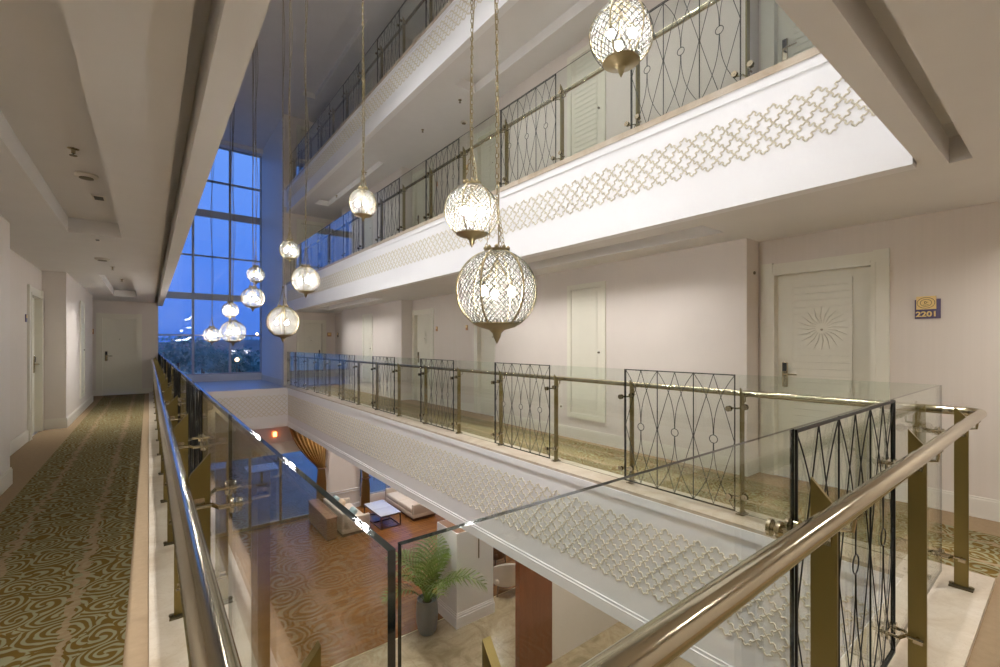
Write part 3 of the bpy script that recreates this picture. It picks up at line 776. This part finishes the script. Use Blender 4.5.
# curtains: gathered, tied back
def curtain(name,label,x_in,x_out,ztop,ztie,zbot,y,tie_x):
    e=thing(name,label,'curtain',(0,y,0)); b=MB(); n=64; rings=[]
    for i in range(25):
        z=ztop+(zbot-ztop)*i/24
        if z>ztie: q=((z-ztie)/(ztop-ztie)); q=1-(1-q)**1.7; xa=tie_x-.12+(x_in-(tie_x-.12))*q; xb_=tie_x+.12+(x_out-(tie_x+.12))*q
        else: q=(ztie-z)/(ztie-zbot); xa=tie_x-.12-.05*min(1,q*3); xb_=tie_x+.12+.05*min(1,q*3)
        row=[]
        for k in range(n+1):
            s_=k/n; row.append((xa+(xb_-xa)*s_,-.05*sin(s_*pi*18)*(.5+.5*min(1,abs(xb_-xa)))-.05*sin(pi*s_),z))
        back=[(p[0],p[1]+.012,p[2]) for p in row[::-1]]
        rings.append(row+back)
    b.loft(rings); b.build('drape',M['curtain'],e)
    b=MB(); b.tube([(tie_x+.155*cos(2*pi*k/20),-.05+.12*sin(2*pi*k/20),ztie) for k in range(20)],.022,6,closed=True); b.build('tie_back',M['darkwood'],e)
    MB().tube([(min(x_in,x_out),0,ztop),(max(x_in,x_out),0,ztop)],.015,8).build('curtain_rod',M['brass'],e)
curtain('curtain','gathered brown curtain tied back beside the lobby doors',3.75,5.02,-1.28,-2.95,LOB+.01,LY-.22,4.82)
curtain('curtain','straight brown curtain at the lobby window by the coffee table',6.25,6.62,-1.9,-3.6,LOB+.01,LY-.2,6.44)
e=thing('ceiling_spot','small glowing amber lamp under the far slab edge','lamp',(3.35,LY-.051,-1.62)); MB().bbox(-.05,.05,-.03,0,-.07,.07,.01).build('lamp_glass',M['exit'],e); MB().box(-.06,.06,-.01,.0,-.08,.08).build('lamp_base',M['skirt'],e)
# coffee table
e=thing('coffee_table','low marble topped coffee table with brown frame in the lobby','table',(6.375,14.84,LOB))
for y0_,y1_ in ((-.75,-.004),(.004,.75)): MB().bbox(-.36,.36,y0_,y1_,.425,.45,.006).build('tabletop',M['marbletop'],e)
for x in (-.34,.34):
    for y in (-.73,.73): MB().box(x-.018,x+.018,y-.018,y+.018,0,.425).build('leg',M['darkwood'],e)
b=MB()
for x in (-.34,.34): b.box(x-.015,x+.015,-.73,.73,.39,.424); b.box(x-.015,x+.015,-.73,.73,.0,.03)
for y in (-.73,0,.73): b.box(-.34,.34,y-.015,y+.015,.39,.424); b.box(-.34,.34,y-.015,y+.015,0,.03)
b.build('frame',M['darkwood'],e)
# sofa facing the table
def sofa(label,loc,rz,L,D,nseat):
    e=thing('sofa',label,'sofa',loc,rz)   # local: faces -x, length along y
    MB().box(.06,D-.04,.06,L-.06,0,.10).build('base',M['darkwood'],e)
    MB().bbox(0,D,0,L,.10,.26,.03).build('body',M['fabric'],e)
    for k in range(nseat):
        y0_=.13+(L-.26)*k/nseat; y1_=.13+(L-.26)*(k+1)/nseat
        MB().bbox(.0,D-.2,y0_+.004,y1_-.004,.25,.42,.045).build('seat_cushion',M['fabric'],e)
    MB().bbox(D-.22,D,0,L,.2,.74,.05).build('backrest',M['fabric'],e)
    for y0_ in (0,L-.13): MB().bbox(0,D-.02,y0_,y0_+.13,.2,.58,.04).build('armrest',M['fabric'],e)
    return e
sofa('long cream sofa behind the marble coffee table',(7.16,14.05,LOB),0,2.35,.95,2)
sofa('cream sofa with its back to the wooden console',(5.72,16.25,LOB),pi,2.0,.92,2)
def cushion(loc,rot,label,m,s=.42,group=None):
    b=MB(); rings=[]; n=20
    for i in range(9):
        t_=-1+2*i/8; hgt=sqrt(max(0,1-t_*t_))**.8; row=[]
        for k in range(n):
            a=2*pi*k/n; c_,s_=cos(a),sin(a); ex=.35
            px=abs(c_)**ex*(1 if c_>0 else -1); py=abs(s_)**ex*(1 if s_>0 else -1)
            q=.35+.65*hgt if abs(t_)>.99 else .55+.45*hgt
            row.append((px*s/2*q,py*s/2*q,t_*.075))
        rings.append(row)
    b.loft(rings); o=b.build('cushion',M[m]); o.location=loc; o.rotation_euler=rot; tag(o,label,'cushion',group); return o
cushion((7.80,16.0,LOB+.62),(0,radians(70),0),'beige cushion in the far corner of long cream sofa','tan')
cushion((7.77,15.5,LOB+.62),(0,radians(68),0),'teal cushion leaning on the long cream sofa','teal')
cushion((7.72,14.60,LOB+.60),(0,radians(66),0),'tan cushion at the near end of long cream sofa','tan')
cushion((5.10,15.9,LOB+.62),(0,radians(-66),0),'teal cushion at the far end of sofa beside the console','teal')
cushion((5.16,15.45,LOB+.62),(0,radians(-66),0),'tan cushion in the middle of sofa beside the console','tan')
cushion((5.20,14.55,LOB+.60),(0,radians(-50),0),'teal cushion at the near end of sofa beside the console','teal')
e=thing('console_cabinet','low brown wooden console behind the left sofa','cabinet',(4.50,15.3,LOB))
MB().bbox(-.17,.17,-1.05,1.05,.68,.72,.008).build('top',M['console'],e); MB().box(-.15,.15,-1.02,1.02,.05,.68).build('body',M['console'],e); MB().box(-.13,.13,-.98,.98,0,.05).build('plinth',M['darkwood'],e)
for k in range(4): MB().box(-.162,-.15,-1.0+.5*k+.01,-1.0+.5*(k+1)-.01,.08,.66).build('door',M['console'],e)
# white kiosk column
e=thing('column_casing','white free standing square column casing behind the potted palm','column',(5.71,8.63,LOB))
b=MB(); b.box(-.49,.49,-.42,.42,.30,2.03); b.build('shaft',M['white'],e)
b=MB(); b.box(-.515,.515,-.445,.445,0,.22); b.box(-.505,.505,-.435,.435,.22,.27); b.box(-.497,.497,-.427,.427,.27,.31); b.build('base_moulding',M['white'],e)
MB().box(-.47,.47,-.40,.40,2.03,2.035).build('top_board',M['console'],e)
b=MB(); b.box(-.05+.12,-.02+.12,-.428,-.42,1.35,1.85); b.box(.25,.30,-.432,-.42,1.72,1.92); b.build('switch_plate',M['darksteel'],e)
# red wood pillar and wall behind
b=MB(); b.box(5.28,6.10,6.2,6.32,LOB,LOBC); struct('wall_lobby',b,M['redwood'],'reddish brown wood clad pillar under the right slab edge')
b=MB(); b.box(6.10,9.5,6.22,6.5,LOB,LOBC); struct('wall_lobby',b,M['wallpaper'],'beige wall beside the wood clad pillar')
# palm
e=thing('potted_palm','green palm in a tall grey pot at the edge of the parquet','potted plant',(4.66,8.50,LOB))
b=MB(); prof=[(.15,0),(.19,.06),(.225,.25),(.235,.42),(.225,.6),(.205,.70),(.215,.72),(.195,.72),(.185,.66)]
b.lathe(prof,28,cap=True); b.build('pot',M['pot'],e)
MB().lathe([(.186,.64),(.10,.66),(.01,.665)],20).build('soil',M['soil'],e)
def frond(az,el,ln,droop):
    b=MB(); pts=[]; p=Vector((.04*cos(az),.04*sin(az),.66)); a=el
    for i in range(15):
        pts.append(p.copy()); d=Vector((cos(a)*cos(az),cos(a)*sin(az),sin(a))); p=p+d*ln/14; a-=droop/14*(.4+1.2*i/14)
    b.tube(pts,[.010*(1-.8*i/14) for i in range(15)],5)
    for i in range(4,15):
        q=(i-4)/10; l_=ln*.40*(sin(pi*(.22+.72*q)))**.8+.04
        t_=(pts[min(i+1,14)]-pts[i-1]).normalized(); sd=t_.cross(Vector((0,0,1))).normalized(); upv=sd.cross(t_)
        for sub in (0,):
            pp=pts[i].lerp(pts[min(i+1,14)],sub)
            for s_ in (-1,1):
                d=(sd*s_*.72+t_*.62+upv*.22).normalized(); w_=t_*.017
                tip=pp+d*l_-Vector((0,0,l_*.32)); mid=pp+d*l_*.5+Vector((0,0,-.02*l_))
                base=len(b.v); up_=upv*.004
                b.v+=[tuple(pp-w_*.6),tuple(pp+w_*.6),tuple(mid-w_*1.2),tuple(mid+up_),tuple(mid+w_*1.2),tuple(tip)]
                b.face([base,base+1,base+3]); b.face([base,base+3,base+2]); b.face([base+1,base+4,base+3]); b.face([base+2,base+3,base+5]); b.face([base+3,base+4,base+5])
    return b
for k in range(17):
    az=k*2.399+.3; el=radians(random.uniform(50,84)); ca=(math.degrees(az)+180)%360-180
    if -25<ca<70: el=radians(random.uniform(74,86))
    frond(az,el,random.uniform(.85,1.30),random.uniform(.9,1.9) if not -25<ca<70 else .8).build('frond',M['leaf'],e)
frond(radians(-42),radians(56),1.40,1.9).build('frond',M['leaf'],e)
# chairs behind the column
def tub_chair(label,loc,rz,m):
    e=thing('tub_chair',label,'chair',loc,rz)
    MB().bbox(-.3,.3,-.3,.3,.30,.45,.05).build('seat',M[m],e)
    b=MB(); rings=[]
    for i in range(15):
        a=radians(-20+220*i/14); hz=.46+.36*sin(pi*i/14)
        c,s_=cos(a),sin(a); rings.append([(.36*c,.36*s_,.28),(.38*c,.38*s_,hz),(.33*c,.33*s_,hz+.02),(.29*c,.29*s_,.30)])
    b.loft(rings); b.build('backrest',M[m],e)
    for x in (-.22,.22):
        for y in (-.22,.22): MB().tube([(x,y,.31),(x*1.15,y*1.15,0)],[.018,.011],8).build('leg',M['darkwood'],e)
tub_chair('cream tub chair between the white column and wood pillar',(6.98,8.72,LOB),radians(150),'fabric')
tub_chair('dark brown tub chair behind the cream tub chair',(7.55,10.0,LOB),radians(200),'darkwood')

# ------------------------------------------------------------------ exterior at dusk
b=MB(); b.box(-400,200,24,900,-6.0,-5.0); struct('ground',b,M['ground'],'dark ground outside the window')
b=MB(); b.box(-12,40,LY+.25,60,-5.0,-4.72); struct('terrace',b,M['paving'],'paved hotel terrace outside the lobby')
th=radians(37.924)
def bear(px,d): # point at viewing distance d along the photograph's bearing px
    a=th+math.atan((px-500)/450.6); return d*sin(a),d*cos(a)
def tree(px,d,h,w,label):
    x,y=bear(px,d); e=thing('tree',label,'tree',(x,y,-5.0),random.uniform(0,6),'trees outside the tall window')
    MB().tube([(0,0,0),(.1,0,h*.3),(0,.1,h*.6)],[.35,.28,.15],8).build('trunk',M['bark'],e)
    b=MB()
    lobes=[]
    for i in range(16):
        a=random.uniform(0,2*pi); r=w*.5*sqrt(random.random())*.8; z=h*random.uniform(.30,.88); q=1-abs(z/h-.55)*1.0
        lobes.append((Vector((r*q*cos(a),r*q*sin(a),z)),w*random.uniform(.10,.17)))
    for c,lr in lobes:
        for k in range(90):
            d=Vector((random.gauss(0,1),random.gauss(0,1),random.gauss(0,1))).normalized(); p=c+d*lr*random.uniform(.45,1.05); p.z=max(p.z,.4)
            u=Vector((random.gauss(0,1),random.gauss(0,1),random.gauss(0,1))).normalized(); v_=u.cross(d); s_=random.uniform(.22,.5); n0=len(b.v)
            b.v+=[tuple(p-u*s_),tuple(p+v_*s_*.5),tuple(p+u*s_),tuple(p-v_*s_*.5)]; b.face([n0,n0+1,n0+2,n0+3])
    b.build('crown',M['tree'],e)
for i,(px,d,h,w,lb) in enumerate([(165,120,8.5,16,'broad dark tree leftmost in the window'),(178,95,6.0,12,'low tree near the left of the window'),(186,140,9.2,15,'tall tree behind the first mullion'),(203,105,7.2,14,'round tree right of the first mullion'),(212,150,7.6,14,'tree under the lowest lamp'),(226,110,5.0,12,'low bushy tree beside the second mullion'),(240,105,4.6,12,'low tree under the bright street lamp'),(254,110,5.2,13,'low tree at the right edge of window'),(248,210,9.5,18,'far tree above the lit buildings'),(232,230,9.5,20,'far tree behind the lit hall')]):
    tree(px,d,h,w,lb)
def building(px,d,w,h,label,lit,cat='building'):
    x,y=bear(px,d); a=math.atan2(x,y); e=thing('building',label,cat,(x,y,-5.0),-a)
    MB().box(-w/2,w/2,-4,4,0,h).build('wall',M['bld'],e)
    MB().prism([(-w/2-.4,h),(w/2+.4,h),(w/2-.6,h+1.2),(-w/2+.6,h+1.2)],1,-4.3,4.3).build('roof',M['bld'],e)
    n=max(2,int(w/3))
    for i in range(n):
        MB().box(-w/2+w*(i+.2)/n,-w/2+w*(i+.8)/n,-4.08,-4.0,h*.35,h*.75).build('window',M[lit] if i%3 else M['glass'],e)
building(222,170,34,5.2,'long low hall with lit windows across the lawn','litwin')
building(216,140,20,2.6,'pale low pavilion before the hall','bld')
building(246,150,16,6.5,'pale building near the right of the window','litwin')
building(256,125,7,2.8,'small kiosk glowing teal at the right window edge','tealsign')
building(170,190,18,6,'pale house far left beyond the trees','litwin')
for px,d,h,lb in ((237,100,3.3,'street lamp glowing warm in the window centre'),(240,180,7.6,'far street lamp above the hall'),(210,190,7.4,'far street lamp beside the lowest small lamp'),(257,160,9.5,'street lamp at right edge of the window')):
    x,y=bear(px,d); e=thing('street_lamp',lb,'street lamp',(x,y,-5.0)); MB().tube([(0,0,0),(0,0,h)],[.09,.05],8).build('pole',M['darksteel'],e); MB().sphere((0,0,h+.25),.34,10,8).build('globe',M['lamp_out'],e)
# terrace furniture seen through the lobby doors
for i,(x,y,lb) in enumerate(((3.9,22.0,'white terrace table nearest the lobby doors'),(5.4,26.0,'white terrace table beyond the first'),(2.2,23.5,'white terrace table left of the first'),(7.5,30.0,'white terrace table farthest out'))):
    e=thing('terrace_table',lb,'table',(x,y,-4.72)); MB().bbox(-.6,.6,-.6,.6,.70,.75,.02).build('tabletop',M['white'],e); MB().lathe([(.25,0),(.25,.03),(.05,.06),(.05,.70)],16).build('pedestal',M['darksteel'],e)
for i,(x,y,h,lb) in enumerate(((3.0,30,2.2,'clipped bush on the terrace left'),(5.2,36,2.6,'clipped bush on the terrace centre'),(7.6,40,3.,'clipped bush on the terrace right'),(1.2,28,2.4,'clipped bush beyond the left door pane'))):
    e=thing('bush',lb,'bush',(x,y,-4.72)); b=MB()
    for k in range(22): b.sphere((random.uniform(-1.2,1.2),random.uniform(-.8,.8),random.uniform(.3,h-.4)),random.uniform(.35,.6),7,5)
    b.build('foliage',M['tree'],e); MB().tube([(0,0,0),(0,0,h*.5)],.08,6).build('stem',M['bark'],e)
# terrace railing outside right window
e=thing('terrace_railing','thin dark terrace railing outside the sofa window','railing',(0,19.5,-4.72)); b=MB()
b.tube([(6.2,0,1.0),(12.5,0,1.0)],.025,8); b.build('handrail',M['darksteel'],e)
for k in range(22): MB().tube([(6.2+.3*k,0,0),(6.2+.3*k,0,1.0)],.012,6).build('baluster',M['darksteel'],e)

# ------------------------------------------------------------------ light
W=bpy.data.worlds.new('dusk'); S.world=W; W.use_nodes=True; nt=W.node_tree; bg=nt.nodes['Background']
tc=nt.nodes.new('ShaderNodeTexCoord'); sp=nt.nodes.new('ShaderNodeSeparateXYZ'); nt.links.new(tc.outputs['Generated'],sp.inputs[0])
rp=nt.nodes.new('ShaderNodeValToRGB'); el=rp.color_ramp.elements
el[0].position=0.; el[0].color=(.042,.125,.50,1); el[1].position=.5; el[1].color=(.13,.26,.68,1)
x=el.new(.12); x.color=(.055,.155,.60,1); x=el.new(.28); x.color=(.085,.20,.65,1)
nt.links.new(sp.outputs[2],rp.inputs[0]); nt.links.new(rp.outputs[0],bg.inputs[0]); bg.inputs[1].default_value=1.12
def area(name,loc,sx,sy,p,col=(1,.93,.82),rot=(0,0,0),spread=None):
    l=bpy.data.lights.new(name,'AREA'); l.shape='RECTANGLE'; l.size=sx; l.size_y=sy; l.energy=p; l.color=col
    o=bpy.data.objects.new(name,l); COL.objects.link(o); o.location=loc; o.rotation_euler=rot; return o
def disc(name,loc,r,p,col=(1,.965,.92),spread=125):
    l=bpy.data.lights.new(name,'AREA'); l.spread=radians(spread); l.shape='DISK'; l.size=r*2; l.energy=p; l.color=col
    o=bpy.data.objects.new(name,l); COL.objects.link(o); o.location=loc; return o
# added fill lights along the lobby ceiling, no fittings modelled
for x in (-.6,4.6,6.6,8.4):
    for y in (2.0,5.2,8.0,11.0,14.0,16.0):
        disc('lobby_fill',(x,y,LOBC-.01),.06,12)

for y in (1.5,3.0,4.5,6.0,7.5): disc('roof_fill',(1.5,y,9.19),.10,40,(.98,.985,1),80)  # added lights on the unseen part of the roof, lift the atrium
# added corridor fill lights, hidden up inside the ceiling trays
for z_,x_,p_ in ((2.685,4.37,24),(6.03,4.26,11)):
    for y in (4.4,12.7):
        o=area('tray_fill_strip',(x_,y,z_),.12,3.8,p_,(1,.975,.945)); o.data.spread=radians(105)  # invented strip, evens out the corridor light from behind the tray lip
for x,y in ((-.47,2.36),(-.47,10.64),(-.47,11.5)): disc('corridor_fill',(x,y,2.77),.05,7,spread=95)  # added discs for the left corridor, tucked out of sight in the trays
for x,y in ((-.9,-.7),(.9,-.9),(2.6,-.9)): disc('corridor_fill',(x,y,2.53),.06,9)  # added fill behind the camera
disc('corridor_fill',(4.4,-.5,2.53),.06,18,spread=150)  # stronger added fill for the near right corner, out of view

# ------------------------------------------------------------------ camera and colour
c=bpy.data.cameras.new('camera'); co=bpy.data.objects.new('camera',c); COL.objects.link(co)
co.location=(0,0,1.4); co.rotation_euler=(pi/2,0,-radians(37.924))
c.sensor_width=36; c.lens=450.6/1000*36; c.shift_y=.0112; c.clip_start=.02; c.clip_end=2000
S.camera=co
S.view_settings.view_transform='Standard'; S.view_settings.look='None'; S.view_settings.gamma=1; S.view_settings.use_curve_mapping=False
S.view_settings.exposure=0.6
cy=S.cycles
cy.max_bounces=10; cy.diffuse_bounces=5; cy.glossy_bounces=5; cy.transmission_bounces=6; cy.transparent_max_bounces=48
cy.sample_clamp_indirect=4.0; cy.caustics_reflective=False; cy.caustics_refractive=False
cy.use_denoising=True; cy.use_light_tree=True
